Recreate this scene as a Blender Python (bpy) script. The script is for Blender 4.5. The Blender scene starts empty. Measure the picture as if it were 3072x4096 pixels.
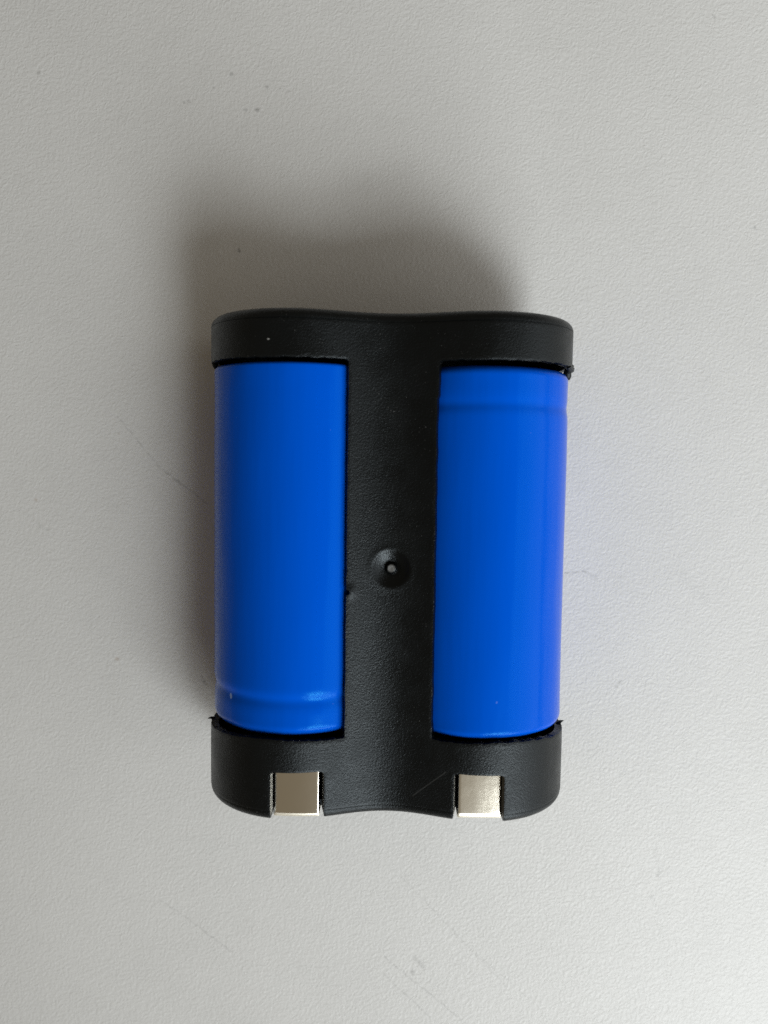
import bpy, math, random
import numpy as np
from mathutils import Vector

MM = 0.001
SC = bpy.context.scene
COL = SC.collection
random.seed(4)

# ------------------------------------------------------------------ camera
cam = bpy.data.cameras.new("camera")
cam.sensor_fit = 'VERTICAL'
cam.sensor_height = 36.0
cam.sensor_width = 27.0
cam.lens = 28.19
cam.clip_start = 0.005
cam.clip_end = 10.0
cam.dof.use_dof = True
cam.dof.focus_distance = 0.076
cam.dof.aperture_fstop = 26.0
cam_o = bpy.data.objects.new("camera", cam)
cam_o.location = (-0.47 * MM, 9.53 * MM, 85.6 * MM)
cam_o.rotation_euler = (math.radians(-3.662), 0, 0)
COL.objects.link(cam_o)
SC.camera = cam_o

# ------------------------------------------------------------------ light: dim warm room, one large window low at the lower right
w = bpy.data.worlds.new("World")
SC.world = w
w.use_nodes = True
bg = w.node_tree.nodes["Background"]
bg.inputs[0].default_value = (1.0, 0.84, 0.62, 1)
bg.inputs[1].default_value = 0.165

def area(name, az, el, dist, sx, sy, power, color, aim=(0, 0, 0), spread=180):
    l = bpy.data.lights.new(name, 'AREA')
    l.shape = 'RECTANGLE'
    l.size = sx; l.size_y = sy
    l.energy = power; l.color = color
    o = bpy.data.objects.new(name, l)
    a, e = math.radians(az), math.radians(el)
    d = Vector((math.cos(e) * math.sin(a), -math.cos(e) * math.cos(a), math.sin(e)))
    o.location = d * dist
    l.spread = math.radians(spread)
    o.rotation_euler = (o.location - Vector(aim)).to_track_quat('Z', 'Y').to_euler()
    COL.objects.link(o)
    return o
area("window_light", 37, 47, 0.36, 0.125, 0.10, 0.20, (0.93, 0.98, 1.0), (0.09, 0.08, 0), 90)
area("window_light", 30, 31, 0.40, 0.24, 0.19, 0.46, (0.93, 0.98, 1.0), (0.09, 0.09, 0), 110)
area("window_light", 78, 27, 0.34, 0.44, 0.26, 0.39, (0.94, 0.98, 1.0), (0.06, 0.03, 0), 140)

SC.render.engine = 'CYCLES'
SC.cycles.use_denoising = False
SC.cycles.use_adaptive_sampling = False
SC.cycles.caustics_reflective = False
vs = SC.view_settings
vs.view_transform = 'Standard'
vs.look = 'None'
vs.exposure = 0.0
vs.gamma = 1.0
vs.use_curve_mapping = False

# ------------------------------------------------------------------ materials
def new_mat(name):
    m = bpy.data.materials.new(name)
    m.use_nodes = True
    nt = m.node_tree
    return m, nt, nt.nodes["Principled BSDF"]

def node(nt, t, **kw):
    n = nt.nodes.new(t)
    for k, v in kw.items():
        if k.startswith('i_'):
            key = k[2:]
            n.inputs[int(key) if key.isdigit() else key].default_value = v
        else:
            setattr(n, k, v)
    return n

def math_n(nt, op, a, b=None, clamp=False):
    n = nt.nodes.new('ShaderNodeMath'); n.operation = op; n.use_clamp = clamp
    for i, x in enumerate((a, b)):
        if x is None: continue
        if isinstance(x, (int, float)): n.inputs[i].default_value = x
        else: nt.links.new(x, n.inputs[i])
    return n.outputs[0]

def vmath(nt, op, a, b=None, out=0):
    n = nt.nodes.new('ShaderNodeVectorMath'); n.operation = op
    for i, x in enumerate((a, b)):
        if x is None: continue
        if isinstance(x, (tuple, Vector)): n.inputs[i].default_value = x
        elif op == 'SCALE' and i == 1: nt.links.new(x, n.inputs['Scale'])
        else: nt.links.new(x, n.inputs[i])
    return n.outputs[out]

def maprange(nt, v, a, b, c, d, smooth=True):
    n = nt.nodes.new('ShaderNodeMapRange')
    n.interpolation_type = 'SMOOTHSTEP' if smooth else 'LINEAR'
    nt.links.new(v, n.inputs[0])
    for i, x in enumerate((a, b, c, d)): n.inputs[i + 1].default_value = x
    return n.outputs[0]

# scuffs on the table, in millimetres on its surface: (x0,y0),(x1,y1),half width,strength
SCUFFS = [
 ((-28.76, 14.23), (-24.35, 8.8), .07, .30), ((-24.35, 8.8), (-19.34, 4.93), .09, .42),
 ((-39.4, 4.26), (-36.52, 2.12), .16, .12),
 ((19.0, -2.52), (20.87, -2.35), .10, .40), ((20.87, -2.35), (22.35, -2.93), .12, .45),
 ((-25.2, -38.87), (-21.92, -41.16), .08, .22), ((-21.92, -41.16), (-17.27, -44.89), .08, .30),
 ((0.74, -35.46), (13.26, -48.93), .06, .20), ((-0.36, -45.47), (8.56, -53.0), .08, .32),
 ((-0.63, -47.2), (4.66, -52.42), .08, .28), ((7.39, -42.88), (15.78, -50.38), .06, .18),
 ((33.33, 55.17), (33.85, 54.99), .10, .5), ((29.32, -32.9), (29.94, -36.02), .16, .16),
 ((2.9, -45.4), (3.9, -46.5), .20, .36), ((-20.25, -13.9), (-19.8, -14.65), .14, .65),
 ((-15.8, 31.75), (-15.6, 31.35), .10, .75), ((30.0, -36.1), (30.8, -35.3), .3, .10),
 ((26.3, 40.0), (27.1, 39.2), .2, .08), ((31.5, -2.6), (34.2, -5.4), .5, .07),
]
SPECKS = [(-37.69, 5.33, .20, .40, 1), (-29.37, -11.87, .22, .40, 1), (-28.67, 12.38, .14, .25, 1), (-17.73, 5.33, .16, .45, 0),
 (-13.58, 45.8, .24, .50, 0), (-14.75, 45.8, .15, .38, 0), (-15.0, 45.85, .12, .3, 0), (-16.26, 49.36, .18, .42, 0),
 (-21.21, 46.5, .15, .45, 0), (-20.69, 46.68, .18, .3, 0), (-12.57, 48.11, .2, .38, 0), (-11.23, 47.93, .12, .26, 0),
 (-10.33, 47.68, .18, .2, 0), (-18.08, 48.06, .13, .3, 0), (2.7, -47.2, .26, .34, 0), (29.66, -36.02, .2, .35, 0),
 (29.11, -38.59, .2, .3, 0), (38.34, 33.87, .17, .5, 0), (25.13, -14.48, .2, .28, 0), (24.73, -14.89, .2, .25, 0),
 (24.31, -14.62, .14, .2, 0), (29.84, -31.49, .14, .25, 0), (-36.15, 49.56, .22, .3, 0), (0.9, 40.6, .1, .3, 1)]

def table_material():
    m, nt, b = new_mat("textured_laminate")
    L = nt.links.new
    tc = node(nt, 'ShaderNodeTexCoord')
    mm = vmath(nt, 'SCALE', tc.outputs['Object']); mm.node.inputs['Scale'].default_value = 1000.0
    # pebbled embossing
    warp = node(nt, 'ShaderNodeTexNoise', i_Scale=0.9, i_Detail=2.0); L(mm, warp.inputs['Vector'])
    wv = vmath(nt, 'SUBTRACT', warp.outputs['Color'], (0.5, 0.5, 0.5))
    wv = vmath(nt, 'SCALE', wv); wv.node.inputs['Scale'].default_value = 0.9
    p = vmath(nt, 'ADD', mm, wv)
    n1 = node(nt, 'ShaderNodeTexNoise', i_Scale=3.3, i_Detail=2.5, i_Roughness=0.5, i_Distortion=0.6); L(p, n1.inputs['Vector'])
    vo = node(nt, 'ShaderNodeTexVoronoi', feature='SMOOTH_F1', i_Scale=3.0); vo.inputs['Smoothness'].default_value = 0.6
    L(p, vo.inputs['Vector'])
    h1 = maprange(nt, n1.outputs['Fac'], 0.34, 0.66, 0.0, 1.0)
    h2 = maprange(nt, vo.outputs['Distance'], 0.0, 0.7, 1.0, 0.0)
    n3 = node(nt, 'ShaderNodeTexNoise', i_Scale=6.0, i_Detail=2.0); L(mm, n3.inputs['Vector'])
    h = math_n(nt, 'ADD', math_n(nt, 'MULTIPLY', h1, 0.62), math_n(nt, 'MULTIPLY', h2, 0.38))
    h = math_n(nt, 'ADD', h, math_n(nt, 'MULTIPLY', n3.outputs['Fac'], 0.16))
    bump = node(nt, 'ShaderNodeBump', i_Strength=1.0, i_Distance=0.024 * MM)
    L(h, bump.inputs['Height']); L(bump.outputs[0], b.inputs['Normal'])
    # faint mottling of the print
    big = node(nt, 'ShaderNodeTexNoise', i_Scale=0.06, i_Detail=4.0, i_Roughness=0.6); L(mm, big.inputs['Vector'])
    grime = node(nt, 'ShaderNodeTexNoise', i_Scale=0.35, i_Detail=5.0, i_Roughness=0.7); L(mm, grime.inputs['Vector'])
    fac = math_n(nt, 'ADD', math_n(nt, 'MULTIPLY', maprange(nt, big.outputs['Fac'], .35, .7, 0, 1), 0.5),
                 math_n(nt, 'MULTIPLY', maprange(nt, grime.outputs['Fac'], .45, .75, 0, 1), 0.5))
    mix = node(nt, 'ShaderNodeMix', data_type='RGBA')
    L(fac, mix.inputs[0])
    mix.inputs[6].default_value = (0.585, 0.58, 0.565, 1)
    mix.inputs[7].default_value = (0.55, 0.545, 0.53, 1)
    # scuffs and specks
    flat = vmath(nt, 'MULTIPLY', mm, (1.0, 1.0, 0.0))
    jn = node(nt, 'ShaderNodeTexNoise', i_Scale=1.6, i_Detail=3.0); L(mm, jn.inputs['Vector'])
    jv = vmath(nt, 'SUBTRACT', jn.outputs['Color'], (0.5, 0.5, 0.5))
    jv = vmath(nt, 'MULTIPLY', jv, (0.5, 0.5, 0.0))
    q = vmath(nt, 'ADD', flat, jv)
    brk = node(nt, 'ShaderNodeTexNoise', i_Scale=1.3, i_Detail=3.0, i_Roughness=0.7); L(mm, brk.inputs['Vector'])
    brk_f = maprange(nt, brk.outputs['Fac'], 0.36, 0.62, 0.1, 1.0)
    dark = None; brown = None
    for (a, c, hw, st) in SCUFFS:
        ax = Vector((a[0], a[1], 0)); d = Vector((c[0] - a[0], c[1] - a[1], 0))
        pa = vmath(nt, 'SUBTRACT', q, ax)
        t = math_n(nt, 'DIVIDE', vmath(nt, 'DOT_PRODUCT', pa, d, out=1), d.length_squared, clamp=True)
        sc = nt.nodes.new('ShaderNodeVectorMath'); sc.operation = 'SCALE'; sc.inputs[0].default_value = d; L(t, sc.inputs['Scale'])
        dist = vmath(nt, 'LENGTH', vmath(nt, 'SUBTRACT', pa, sc.outputs[0]), out=1)
        v = maprange(nt, dist, hw * 0.2, hw * 1.9, st * 0.75, 0.0)
        dark = v if dark is None else math_n(nt, 'MAXIMUM', dark, v)
    dark = math_n(nt, 'MULTIPLY', dark, brk_f)
    for (x, y, r, st, br) in SPECKS:
        dist = vmath(nt, 'DISTANCE', q, (x, y, 0.0), out=1)
        v = maprange(nt, dist, r * 0.2, r * 1.6, st * 0.8, 0.0)
        if br: brown = v if brown is None else math_n(nt, 'MAXIMUM', brown, v)
        else: dark = math_n(nt, 'MAXIMUM', dark, v)
    m2 = node(nt, 'ShaderNodeMix', data_type='RGBA'); L(dark, m2.inputs[0]); L(mix.outputs[2], m2.inputs[6])
    m2.inputs[7].default_value = (0.10, 0.10, 0.095, 1)
    m3 = node(nt, 'ShaderNodeMix', data_type='RGBA'); L(brown, m3.inputs[0]); L(m2.outputs[2], m3.inputs[6])
    m3.inputs[7].default_value = (0.28, 0.17, 0.09, 1)
    L(m3.outputs[2], b.inputs['Base Color'])
    b.inputs['Roughness'].default_value = 0.44
    b.inputs['Specular IOR Level'].default_value = 0.26
    return m

def plastic_material():
    m, nt, b = new_mat("grained_black_plastic")
    L = nt.links.new
    tc = node(nt, 'ShaderNodeTexCoord')
    mm = vmath(nt, 'SCALE', tc.outputs['Object']); mm.node.inputs['Scale'].default_value = 1000.0
    n1 = node(nt, 'ShaderNodeTexNoise', i_Scale=6.2, i_Detail=3.0, i_Roughness=0.62); L(mm, n1.inputs['Vector'])
    n2 = node(nt, 'ShaderNodeTexNoise', i_Scale=0.5, i_Detail=2.0); L(mm, n2.inputs['Vector'])
    bump = node(nt, 'ShaderNodeBump', i_Strength=1.0, i_Distance=0.048 * MM)
    L(n1.outputs['Fac'], bump.inputs['Height'])
    b2 = node(nt, 'ShaderNodeBump', i_Strength=1.0, i_Distance=0.015 * MM)
    L(n2.outputs['Fac'], b2.inputs['Height']); L(bump.outputs[0], b2.inputs['Normal'])
    L(b2.outputs[0], b.inputs['Normal'])
    # pale dust grains caught in the texture and one hairline scratch
    du = node(nt, 'ShaderNodeTexNoise', i_Scale=7.0, i_Detail=1.0); L(mm, du.inputs['Vector'])
    clump = node(nt, 'ShaderNodeTexNoise', i_Scale=0.3, i_Detail=2.0); L(mm, clump.inputs['Vector'])
    dust = math_n(nt, 'MULTIPLY', maprange(nt, du.outputs['Fac'], 0.72, 0.82, 0, 0.35), maprange(nt, clump.outputs['Fac'], 0.45, 0.65, 0, 1))
    pa = vmath(nt, 'SUBTRACT', vmath(nt, 'MULTIPLY', mm, (1, 1, 0)), (2.4, -20.6, 0.0))
    d = Vector((2.87, 2.59, 0))
    t = math_n(nt, 'DIVIDE', vmath(nt, 'DOT_PRODUCT', pa, d, out=1), d.length_squared, clamp=True)
    sc = nt.nodes.new('ShaderNodeVectorMath'); sc.operation = 'SCALE'; sc.inputs[0].default_value = d; L(t, sc.inputs['Scale'])
    dist = vmath(nt, 'LENGTH', vmath(nt, 'SUBTRACT', pa, sc.outputs[0]), out=1)
    dust = math_n(nt, 'MAXIMUM', dust, maprange(nt, dist, 0.01, 0.07, 0.09, 0.0))
    dist = vmath(nt, 'DISTANCE', vmath(nt, 'MULTIPLY', mm, (1, 1.5, 0)), (-10.61, 29.6, 0.0), out=1)
    dust = math_n(nt, 'MAXIMUM', dust, maprange(nt, dist, 0.05, 0.16, 0.9, 0.0))
    mix = node(nt, 'ShaderNodeMix', data_type='RGBA')
    gq = vmath(nt, 'DISTANCE', vmath(nt, 'MULTIPLY', mm, (1, 1, 0)), (0.17, -0.04, 0.0), out=1)
    dust = math_n(nt, 'MAXIMUM', dust, maprange(nt, gq, 0.22, 0.42, 0.42, 0.0))
    L(dust, mix.inputs[0])
    mix.inputs[6].default_value = (0.0013, 0.0017, 0.0019, 1)
    mix.inputs[7].default_value = (0.28, 0.28, 0.27, 1)
    L(mix.outputs[2], b.inputs['Base Color'])
    r = maprange(nt, n2.outputs['Fac'], 0.3, 0.7, 0.33, 0.42)
    gd = vmath(nt, 'DISTANCE', vmath(nt, 'MULTIPLY', mm, (1, 1, 0)), (0.17, -0.04, 0.0), out=1)
    r = math_n(nt, 'SUBTRACT', r, maprange(nt, gd, 1.6, 1.8, 0.13, 0.0))
    L(r, b.inputs['Roughness'])
    b.inputs['Specular IOR Level'].default_value = 0.29
    b.inputs['Specular Tint'].default_value = (0.86, 0.95, 1.0, 1)
    return m

def sleeve_material():
    m, nt, b = new_mat("blue_shrink_sleeve")
    L = nt.links.new
    tc = node(nt, 'ShaderNodeTexCoord')
    mm = vmath(nt, 'SCALE', tc.outputs['Object']); mm.node.inputs['Scale'].default_value = 1000.0
    st = vmath(nt, 'MULTIPLY', mm, (1.0, 0.12, 1.0))
    n1 = node(nt, 'ShaderNodeTexNoise', i_Scale=0.55, i_Detail=2.0); L(st, n1.inputs['Vector'])
    n2 = node(nt, 'ShaderNodeTexNoise', i_Scale=5.0, i_Detail=2.0); L(mm, n2.inputs['Vector'])
    h = math_n(nt, 'ADD', n1.outputs['Fac'], math_n(nt, 'MULTIPLY', n2.outputs['Fac'], 0.03))
    bump = node(nt, 'ShaderNodeBump', i_Strength=1.0, i_Distance=0.05 * MM)
    L(h, bump.inputs['Height']); L(bump.outputs[0], b.inputs['Normal'])
    sp = node(nt, 'ShaderNodeTexNoise', i_Scale=1.7, i_Detail=1.0); L(mm, sp.inputs['Vector'])
    f = maprange(nt, sp.outputs['Fac'], 0.81, 0.83, 0.0, 0.14)
    cd = vmath(nt, 'DISTANCE', vmath(nt, 'MULTIPLY', mm, (1.6, 0.5, 0)), (-5.48 * 1.6, -6.0, 0.0), out=1)
    cdn = math_n(nt, 'ADD', cd, math_n(nt, 'MULTIPLY', math_n(nt, 'SUBTRACT', sp.outputs['Fac'], 0.5), 0.5))
    f = math_n(nt, 'MAXIMUM', f, maprange(nt, cdn, 0.02, 0.11, 0.7, 0.0))
    mix = node(nt, 'ShaderNodeMix', data_type='RGBA'); L(f, mix.inputs[0])
    mix.inputs[6].default_value = (0.0, 0.074, 0.53, 1)
    mix.inputs[7].default_value = (0.35, 0.5, 0.85, 1)
    L(mix.outputs[2], b.inputs['Base Color'])
    b.inputs['Roughness'].default_value = 0.19
    b.inputs['Specular IOR Level'].default_value = 0.13
    b.inputs['Specular Tint'].default_value = (0.05, 0.72, 1.0, 1)
    return m

def nickel_material(name, rough):
    m, nt, b = new_mat(name)
    L = nt.links.new
    tc = node(nt, 'ShaderNodeTexCoord')
    mm = vmath(nt, 'SCALE', tc.outputs['Object']); mm.node.inputs['Scale'].default_value = 1000.0
    n1 = node(nt, 'ShaderNodeTexNoise', i_Scale=0.7, i_Detail=2.0); L(mm, n1.inputs['Vector'])
    bump = node(nt, 'ShaderNodeBump', i_Strength=1.0, i_Distance=0.012 * MM)
    L(n1.outputs['Fac'], bump.inputs['Height']); L(bump.outputs[0], b.inputs['Normal'])
    b.inputs['Base Color'].default_value = (0.95, 0.90, 0.78, 1)
    b.inputs['Metallic'].default_value = 1.0
    b.inputs['Roughness'].default_value = rough
    return m

MAT_TABLE = table_material()
MAT_PLASTIC = plastic_material()
MAT_BLUE = sleeve_material()
MAT_NICKEL = nickel_material('polished_nickel', 0.16)
MAT_NICKEL_LIP = nickel_material('burnished_nickel', 0.45)
MAT_NICKEL_SOFT = nickel_material('satin_nickel', 0.20)

# ------------------------------------------------------------------ mesh helpers (geometry in millimetres)
def link_mesh(name, verts, faces, mat, parent=None, sharp=38):
    me = bpy.data.meshes.new(name)
    v = np.asarray(verts, float) * MM
    me.from_pydata(v.tolist(), [], faces if isinstance(faces, list) else faces.tolist())
    me.validate()
    me.update()
    me.polygons.foreach_set('use_smooth', [True] * len(me.polygons))
    if sharp: me.set_sharp_from_angle(angle=math.radians(sharp))
    me.materials.append(mat)
    o = bpy.data.objects.new(name, me)
    COL.objects.link(o)
    if parent: o.parent = parent
    return o

def smooth(a, b, x):
    t = np.clip((x - a) / (b - a), 0, 1)
    return t * t * (3 - 2 * t)

# value noise for ragged edges
_rng = np.random.RandomState(7)
_tab = _rng.rand(4096) * 2 - 1
def noise1(x):
    i = np.floor(x).astype(int); f = x - i; f = f * f * (3 - 2 * f)
    return _tab[i % 4096] * (1 - f) + _tab[(i + 1) % 4096] * f

# cross-section of the housing: two lobes with a shallow valley between, on both faces
XC, ZC, R, DIP = 8.7, 8.4, 8.3, 2.0
def _section():
    x = np.linspace(0, XC, 400)
    top = np.stack([x, ZC + R - DIP * (0.5 + 0.5 * np.cos(np.pi * x / XC))], 1)
    a = np.linspace(np.pi / 2, 0, 500)[1:]
    arc = np.stack([XC + R * np.cos(a), ZC + R * np.sin(a)], 1)
    q = np.concatenate([top, arc])                       # top centre to right equator
    low = q[::-1][1:].copy(); low[:, 1] = 2 * ZC - low[:, 1]
    half = np.concatenate([q, low])                      # top centre to bottom centre, right side
    left = half[::-1][1:].copy(); left[:, 0] *= -1       # bottom centre back up to top centre
    left = left
    # start at the bottom centre, go up the left side, over the top, down the right side
    loop = np.concatenate([left, half[1:]])
    return loop
_loop = _section()
_d = np.r_[0, np.cumsum(np.hypot(*np.diff(_loop, axis=0).T))]
PER = _d[-1]
NS = 640
_s = np.linspace(0, PER, NS + 1)
PX = np.interp(_s, _d, _loop[:, 0]); PZ = np.interp(_s, _d, _loop[:, 1])
_tx = np.gradient(np.interp(np.linspace(-PER, 2 * PER, 3 * NS + 1) % PER, _d, _loop[:, 0]))[NS:2 * NS + 1]
_tz = np.gradient(np.interp(np.linspace(-PER, 2 * PER, 3 * NS + 1) % PER, _d, _loop[:, 1]))[NS:2 * NS + 1]
_l = np.hypot(_tx, _tz)
NX, NZ = -_tz / _l, _tx / _l
if NZ[NS // 2] < 0: NX, NZ = -NX, -NZ
NX[0] = NX[-1] = 0; NZ[0] = NZ[-1] = -1
def sec(s):
    s = np.mod(s, PER)
    return (np.interp(s, _s, PX), np.interp(s, _s, PZ), np.interp(s, _s, NX), np.interp(s, _s, NZ))

def sheet(us, vs, sdf, embed, thick, periodic, drop=0.07):
    """A shell over a (u,v) grid, kept where sdf<0, its rim snapped to sdf=0, with real thickness."""
    nu, nv = len(us), len(vs)
    U, V = np.meshgrid(us, vs, indexing='ij')
    nc = nu if periodic else nu - 1
    du = us[1] - us[0]
    ci = np.arange(nc); cu = us[ci] + du / 2
    cv = (vs[:-1] + vs[1:]) / 2
    CU, CV = np.meshgrid(cu, cv, indexing='ij')
    keep = sdf(CU, CV) < 0
    i, j = np.nonzero(keep)
    i2 = (i + 1) % nu
    idx = lambda a, b: a * nv + b
    quads = np.stack([idx(i, j), idx(i2, j), idx(i2, j + 1), idx(i, j + 1)], 1)
    e = np.concatenate([quads[:, [0, 1]], quads[:, [1, 2]], quads[:, [2, 3]], quads[:, [3, 0]]])
    es = np.sort(e, 1); key = es[:, 0] * (nu * nv) + es[:, 1]
    uq, inv, cnt = np.unique(key, return_inverse=True, return_counts=True)
    rim = e[cnt[inv] == 1]
    used = np.unique(quads)
    remap = -np.ones(nu * nv, int); remap[used] = np.arange(len(used))
    u = U.ravel()[used].copy(); v = V.ravel()[used].copy()
    u0, v0 = u.copy(), v.copy()
    rv = remap[np.unique(rim)]
    h = 0.01
    vmin, vmax = vs[0], vs[-1]
    for _ in range(4):
        a, b = u[rv], v[rv]
        d = sdf(a, b)
        near = np.abs(d) < 0.4
        gu = (sdf(a + h, b) - sdf(a - h, b)) / (2 * h); gv = (sdf(a, b + h) - sdf(a, b - h)) / (2 * h)
        g2 = np.maximum(gu * gu + gv * gv, 0.05)
        u[rv] = np.where(near, np.clip(a - d * gu / g2, u0[rv] - .22, u0[rv] + .22), a)
        v[rv] = np.clip(np.where(near, np.clip(b - d * gv / g2, v0[rv] - .22, v0[rv] + .22), b), vmin, vmax)
    top_h = np.zeros(len(used)); top_h[rv] = -drop
    T = embed(u, v, top_h); B = embed(u, v, np.full(len(used), -thick))
    n = len(used)
    q = remap[quads]; r = remap[rim]
    faces = np.concatenate([q, q[:, ::-1] + n, np.stack([r[:, 1], r[:, 0], r[:, 0] + n, r[:, 1] + n], 1)])
    return np.concatenate([T, B]), faces

def rrect(px, py, cx, cy, hx, hy, r):
    qx = np.abs(px - cx) - hx + r; qy = np.abs(py - cy) - hy + r
    return np.hypot(np.maximum(qx, 0), np.maximum(qy, 0)) + np.minimum(np.maximum(qx, qy), 0) - r

S_TOP = PER / 2
def s_at(x, top=True):                # arclength of a point on the top face
    lo, hi = NS // 4, 3 * NS // 4
    return np.interp(x, PX[lo:hi], _s[lo:hi])
EQ_R = _s[NS // 2 + np.argmin(np.abs(PZ[NS // 2:] - ZC) + (PX[NS // 2:] < 10) * 99)]
EQ_L = PER - EQ_R
WIN_R0, WIN_L0 = s_at(3.94), s_at(-3.76)
NOTCHES = [(-7.89, 2.36), (8.22, 2.24)]     # centre x and half width of the two contact openings
Y_NOTCH = -18.05
END = 21.6; FIL = 0.9

def window_sdf(s, y, eq, s0, side, seed):
    hx = abs(eq - s0)
    a = np.abs(s - eq)
    # lower rim runs a little deeper towards the side
    k = smooth(hx * 0.75, 0.0, a)
    ylo = -15.25 - 0.75 * k + 0.25 * smooth(hx * .9, hx * .5, a) + 0.05 * noise1(s * 2.3 + seed) + 0.025 * noise1(s * 7.1 + seed)
    yhi = 18.27 + 0.10 * k + 0.045 * noise1(s * 2.9 + 40 + seed) + 0.014 * noise1(s * 9.0 + seed)
    hx = hx + 0.03 * noise1(y * 0.9 + seed * 3) + 0.012 * noise1(y * 5.0 + seed)
    if side > 0: hx = hx - 0.14 * smooth(14.9, 15.3, y) * (s < eq)
    cy = (ylo + yhi) / 2; hy = (yhi - ylo) / 2
    return rrect(s, y, eq, cy, hx, hy, 0.22)

def body_sdf(s, y):
    s = np.mod(s, PER)
    x, z, _, _ = sec(s)
    d = np.maximum(-window_sdf(s, y, EQ_R, WIN_R0, 1, 3.3), -window_sdf(s, y, EQ_L, WIN_L0, -1, 11.7))
    d = np.maximum(d, -(np.hypot(s - s_at(-3.7), y + 2.15) - 0.22))
    for cx, hw in NOTCHES:
        dn = rrect(x, y, cx, Y_NOTCH - 10, hw, 10, 0.35)
        d = np.where(z > 11.0, np.maximum(d, -dn), d)
    return d

GATE = (0.17, -0.04)
def body_embed(s, y, h):
    x, z, nx, nz = sec(s)
    r = np.hypot(x - GATE[0], y - GATE[1])
    bowl = -0.46 * np.clip((1.66 - r) / 1.05, 0, 1) ** 0.9 + 0.03 * np.exp(-((r - 1.85) / 0.3) ** 2) \
           + 0.40 * smooth(0.55, 0.38, r) - 0.08 * smooth(0.2, 0.05, r)
    lip = 0.14 * np.exp(-(((x + 3.35) / 0.35) ** 2 + ((y + 2.05) / 0.5) ** 2))
    dh = np.where(z > ZC, bowl + lip, 0.0)
    # moulding shrink: a breath of waviness so the faces are not perfect extrusions
    dh = dh + 0.03 * np.sin(y * 0.31 + 1.0) * np.cos(x * 0.4)
    hh = h + dh
    return np.stack([x + nx * hh, y, z + nz * hh], 1)

def cap_embed(sign, proud):
    def f(s, v, h):
        x, z, nx, nz = sec(s)
        th = np.clip(v / FIL, 0, np.pi / 2)
        ins = np.maximum(v - FIL * np.pi / 2, 0)
        off = -FIL * (1 - np.cos(th)) - ins + proud * np.cos(th)
        n_r, n_y = np.cos(th), np.sin(th)
        off = off + n_r * h
        y = END + FIL * np.sin(th) + n_y * h
        return np.stack([x + nx * off, sign * y, z + nz * off], 1)
    return f

# ------------------------------------------------------------------ the table top
def build_table():
    hw, t = 260.0, 18.0
    v = [(-hw, -hw, 0), (hw, -hw, 0), (hw, hw, 0), (-hw, hw, 0), (-hw, -hw, -t), (hw, -hw, -t), (hw, hw, -t), (-hw, hw, -t)]
    f = [(0, 1, 2, 3), (7, 6, 5, 4), (0, 4, 5, 1), (1, 5, 6, 2), (2, 6, 7, 3), (3, 7, 4, 0)]
    o = link_mesh('table_top', v, f, MAT_TABLE, None, 30)
    o['kind'] = 'structure'
    o['label'] = 'pale grey textured laminate table top with faint scuffs'
    return o
build_table()

# ------------------------------------------------------------------ the battery pack
pack = bpy.data.objects.new('battery_pack', None)
pack.empty_display_size = 0.01
pack.rotation_euler = (0, 0, -0.01418)
COL.objects.link(pack)
pack['label'] = 'black plastic battery pack with two blue cells lying on grey table'
pack['category'] = 'battery'

# housing: both end collars and the valley-shaped web, one moulding
us = _s[:-1]
ys = np.linspace(-END, END, 310)
V, F = sheet(us, ys, body_sdf, body_embed, 0.7, True, 0.035)
housing = link_mesh('housing', V, F, MAT_PLASTIC, pack)
housing['label'] = 'grained black plastic housing with open sides and a moulded dimple'

# end caps with rounded rims; the lower one has the contact openings cut into it
def build_cap(sign, proud, notched):
    emb = cap_embed(sign, proud)
    V0 = np.concatenate([np.linspace(0, FIL * np.pi / 2, 13), np.linspace(FIL * np.pi / 2, FIL * np.pi / 2 + 4.6, 34)[1:]])
    def sdf(s, v):
        s = np.mod(s, PER)
        d = np.full(np.broadcast(s, v).shape, -5.0)
        if notched:
            sh = np.broadcast_to(s, d.shape).ravel(); vv = np.broadcast_to(v, d.shape).ravel()
            p = emb(sh, vv, np.zeros(len(sh)))
            for cx, hw in NOTCHES:
                dn = rrect(p[:, 0], p[:, 2], cx, 23.1, hw, 10, 0.3).reshape(d.shape)
                d = np.maximum(d, -dn)
        return d
    if notched:
        V, F = sheet(us, V0, sdf, emb, 0.6, True, 0.03)
    else:
        V, F = sheet(us, V0, sdf, emb, 0.6, True, 0.0)
    V = V.tolist(); F = F.tolist()
    # close the middle of the end face
    ring = emb(us, np.full(len(us), V0[-1] - 0.05), np.full(len(us), -0.1))
    b = len(V); V += ring.tolist(); n = len(us)
    for i in range(0, n // 2):
        a, c = b + i, b + i + 1
        d, e = b + (n - i - 1) % n, b + (n - i) % n
        f = [a, c, d, e]
        f = list(dict.fromkeys(f))
        if len(f) >= 3: F.append(f if sign > 0 else f[::-1])
    o = link_mesh('end_cap', V, F, MAT_PLASTIC, pack)
    return o
c1 = build_cap(1, 0.03, False)
c1['label'] = 'closed black end cap with rounded rim'
c2 = build_cap(-1, -0.01, True)
c2['label'] = 'black end cap cut open for two metal contacts'

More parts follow.
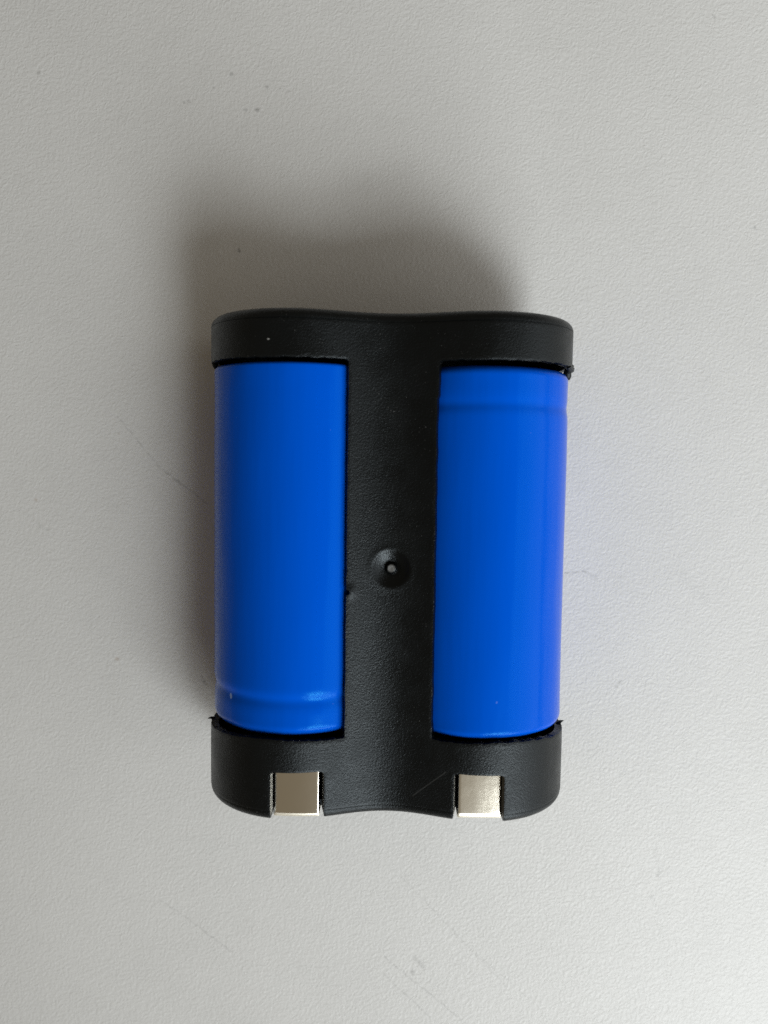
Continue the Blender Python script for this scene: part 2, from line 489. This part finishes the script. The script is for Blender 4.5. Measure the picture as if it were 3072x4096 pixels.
# gate nub and ragged moulding flash
def burr(name, pts, radii, seed):
    """A short torn thread of plastic: a tapering, crooked tube."""
    rg = np.random.RandomState(seed)
    pts = np.array(pts, float); n = len(pts); k = 7
    vs_, fs = [], []
    for i in range(n):
        t = pts[min(i + 1, n - 1)] - pts[max(i - 1, 0)]; t /= np.linalg.norm(t)
        a = np.cross(t, [0.3, 0.2, 1.0]); a /= np.linalg.norm(a); b = np.cross(t, a)
        for j in range(k):
            th = 2 * np.pi * j / k
            r = radii[i] * (0.65 + 0.7 * rg.rand())
            vs_.append(pts[i] + a * r * np.cos(th) + b * r * np.sin(th))
    for i in range(n - 1):
        for j in range(k):
            fs.append([i * k + j, i * k + (j + 1) % k, (i + 1) * k + (j + 1) % k, (i + 1) * k + j])
    fs.append(list(range(k))[::-1]); fs.append([(n - 1) * k + j for j in range(k)])
    o = link_mesh(name, vs_, fs, MAT_PLASTIC, pack, 60)
    return o
E_X = XC + R
burr('flash_burr', [(-E_X + .35, -16.15, 8.6), (-E_X + .1, -15.85, 8.7), (-E_X - .10, -15.72, 8.8), (-E_X - .38, -15.74, 9.0)], [.30, .24, .14, .03], 1)
burr('flash_burr', [(E_X - .5, -16.1, 8.9), (E_X - .25, -15.75, 9.0), (E_X - .02, -15.55, 9.0), (E_X + .2, -15.42, 9.1)], [.26, .22, .13, .04], 2)
burr('flash_burr', [(E_X - .35, -16.1, 8.2), (E_X - .02, -15.8, 8.2), (E_X + .16, -15.66, 8.3)], [.2, .15, .04], 5)
burr('flash_burr', [(E_X - .36, 18.7, 9.3), (E_X - .40, 18.35, 9.4), (E_X - .46, 17.95, 9.5), (E_X - .36, 17.6, 9.4), (E_X - .28, 17.4, 9.2)], [.42, .44, .42, .26, .10], 3)
burr('flash_burr', [(E_X - .9, 18.5, 11.6), (E_X - .5, 18.25, 10.4), (E_X - .15, 18.2, 9.6), (E_X + .1, 18.3, 9.3)], [.26, .34, .30, .05], 4)
burr('flash_burr', [(-E_X + .45, 18.5, 9.4), (-E_X + .38, 18.15, 9.5), (-E_X + .42, 17.95, 9.6)], [.30, .26, .10], 6)

# cells
def build_cell(xc, y_lo, y_hi, groove_y, plus_up, seed):
    RC = 8.02
    prof = []     # (y, r)
    rl, ru = (0.75, 0.75) if plus_up else (1.0, 0.30)
    prof.append((y_lo + 0.10, RC - 2.2)); prof.append((y_lo + 0.05, RC - 1.8))
    for a in np.linspace(-90, 0, 12):
        prof.append((y_lo + rl + rl * math.sin(math.radians(a)), RC - rl + rl * math.cos(math.radians(a))))
    for y in np.arange(y_lo + rl + .15, y_hi - ru - .1, 0.15): prof.append((y, RC))
    for a in np.linspace(0, 90, 12):
        prof.append((y_hi - ru + ru * math.sin(math.radians(a)), RC - ru + ru * math.cos(math.radians(a))))
    prof.append((y_hi - 0.05, RC - 1.8)); prof.append((y_hi - 0.10, RC - 2.2))
    prof = np.array(prof)
    n = 160
    th = np.linspace(0, 2 * np.pi, n, endpoint=False)
    Y = prof[:, 0][:, None] + 0 * th[None]
    rr = prof[:, 1][:, None] + 0 * th[None]
    u = Y - groove_y + 0.06 * np.sin(th * 2 + seed)[None]
    out = 1 if plus_up else -1
    rr = rr - (0.12 if plus_up else 0.17) * np.exp(-(u / 0.55) ** 2) - 0.05 * smooth(0.0, 0.9, u * out)
    # the heat-shrunk sleeve follows the can a little unevenly
    lump = 0.018 * np.sin(3 * th + seed)[None] * np.cos(Y * 0.25 + seed) + 0.012 * np.sin(7 * th + 1.7 * seed)[None] * np.sin(Y * 0.55)
    endw = smooth(2.4, 0.2, np.minimum(Y - y_lo, y_hi - Y))
    lump = lump + 0.05 * endw * (np.sin(5 * th + 2 * seed)[None] * 0.5 + np.sin(11 * th + seed)[None] * 0.35)
    rr = rr + lump
    vx = rr * np.sin(th)[None]; vz = ZC + rr * np.cos(th)[None]
    V = np.stack([vx, Y, vz], 2).reshape(-1, 3)
    m = len(prof); F = []
    for i in range(m - 1):
        for j in range(n):
            F.append([i * n + j, i * n + (j + 1) % n, (i + 1) * n + (j + 1) % n, (i + 1) * n + j][::-1])
    o = link_mesh('cell', V, F, MAT_BLUE, pack, 50)
    o.location.x = xc * MM
    for yy, sgn in ((y_lo + 0.12, -1), (y_hi - 0.12, 1)):
        pv = []; pf = []
        rad = [0.0, 2.6, 2.8, RC - 1.7]
        zoff = [0.25, 0.25, 0.0, 0.0] if (sgn > 0) == plus_up else [0, 0, 0, 0]
        for k, r in enumerate(rad[1:]):
            for t in np.linspace(0, 2 * np.pi, 48, endpoint=False):
                pv.append((r * math.sin(t), yy + sgn * zoff[k + 1], ZC + r * math.cos(t)))
        pf.append(list(range(48)) if sgn > 0 else list(range(48))[::-1])
        for k in range(2):
            for j in range(48):
                q = [k * 48 + j, k * 48 + (j + 1) % 48, (k + 1) * 48 + (j + 1) % 48, (k + 1) * 48 + j]
                pf.append(q[::-1] if sgn > 0 else q)
        e = link_mesh('end_disc', pv, pf, MAT_NICKEL, o, 30)
    return o
cl = build_cell(-XC, -14.98, 17.90, -11.75, False, 1.3)
cl['label'] = 'blue cell with its crimped rim towards the contact end'
cr = build_cell(XC, -14.98, 17.85, 14.55, True, 4.1)
cr['label'] = 'blue cell with its crimped rim towards the closed end'

# contacts: bent nickel strips lying in the openings
def build_contact(x0, x1, z, tilt, belly, label, mat, br, crown):
    t = 0.25
    path = []
    y_in, y_out = -16.6, -22.6
    for y in np.linspace(y_in, y_out + br, 14):
        k = (y - y_in) / (y_out - y_in)
        path.append((y, z + belly * math.sin(math.pi * min(1, k * 1.15)) - 0.02 * k, 0.0, 1.0))
    zc = path[-1][1] - br
    for a in np.linspace(0, 90, 17)[1:]:
        r = math.radians(a)
        path.append((y_out + br - br * math.sin(r), zc + br * math.cos(r), -math.sin(r), math.cos(r)))
    for zz in np.linspace(zc, 13.2, 4)[1:]:
        path.append((y_out, zz, -1.0, 0.0))
    xs = [x0, x0 + .05, x0 + .12] + list(np.linspace(x0 + .3, x1 - .3, 7)) + [x1 - .12, x1 - .05, x1]
    drops = [.05, .012, 0] + [0] * 7 + [0, .012, .05]
    V = []; F = []
    nx = len(xs); n = len(path)
    xm = (x0 + x1) / 2
    for layer in (0, 1):
        for (y, zz, ny, nz) in path:
            for x, d in zip(xs, drops):
                off = -t if layer else -d
                V.append((x, y + ny * off, zz + nz * off + tilt * (x - xm) - crown * ((x - xm) / (x1 - xm)) ** 2))
    N = nx * n
    for i in range(n - 1):
        for j in range(nx - 1):
            q = [i * nx + j, i * nx + j + 1, (i + 1) * nx + j + 1, (i + 1) * nx + j]
            F.append(q[::-1]); F.append([k + N for k in q])
    for i in range(n - 1):
        a, b = i * nx, (i + 1) * nx
        F.append([a, b, b + N, a + N][::-1]); a += nx - 1; b += nx - 1
        F.append([a, b, b + N, a + N])
    for j in range(nx - 1):
        F.append([j, j + 1, j + 1 + N, j + N][::-1])
        a = (n - 1) * nx + j
        F.append([a, a + 1, a + 1 + N, a + N])
    o = link_mesh('contact', V, F, mat, pack, 60)
    o.data.materials.append(MAT_NICKEL_LIP)          # the folded lip is rubbed satin
    for p in o.data.polygons:
        if p.center.y < (y_out + br - 0.01) * MM: p.material_index = 1
    o['label'] = label
    return o
build_contact(-10.1, -6.0, 15.5, 0.0, 0.0, 'flat polished nickel contact strip, the duller of the two', MAT_NICKEL, 0.42, 0.10)
build_contact(6.47, 10.38, 15.5, 0.0, 0.02, 'polished nickel contact strip with a bright bent edge', MAT_NICKEL_SOFT, 0.62, 0.03)
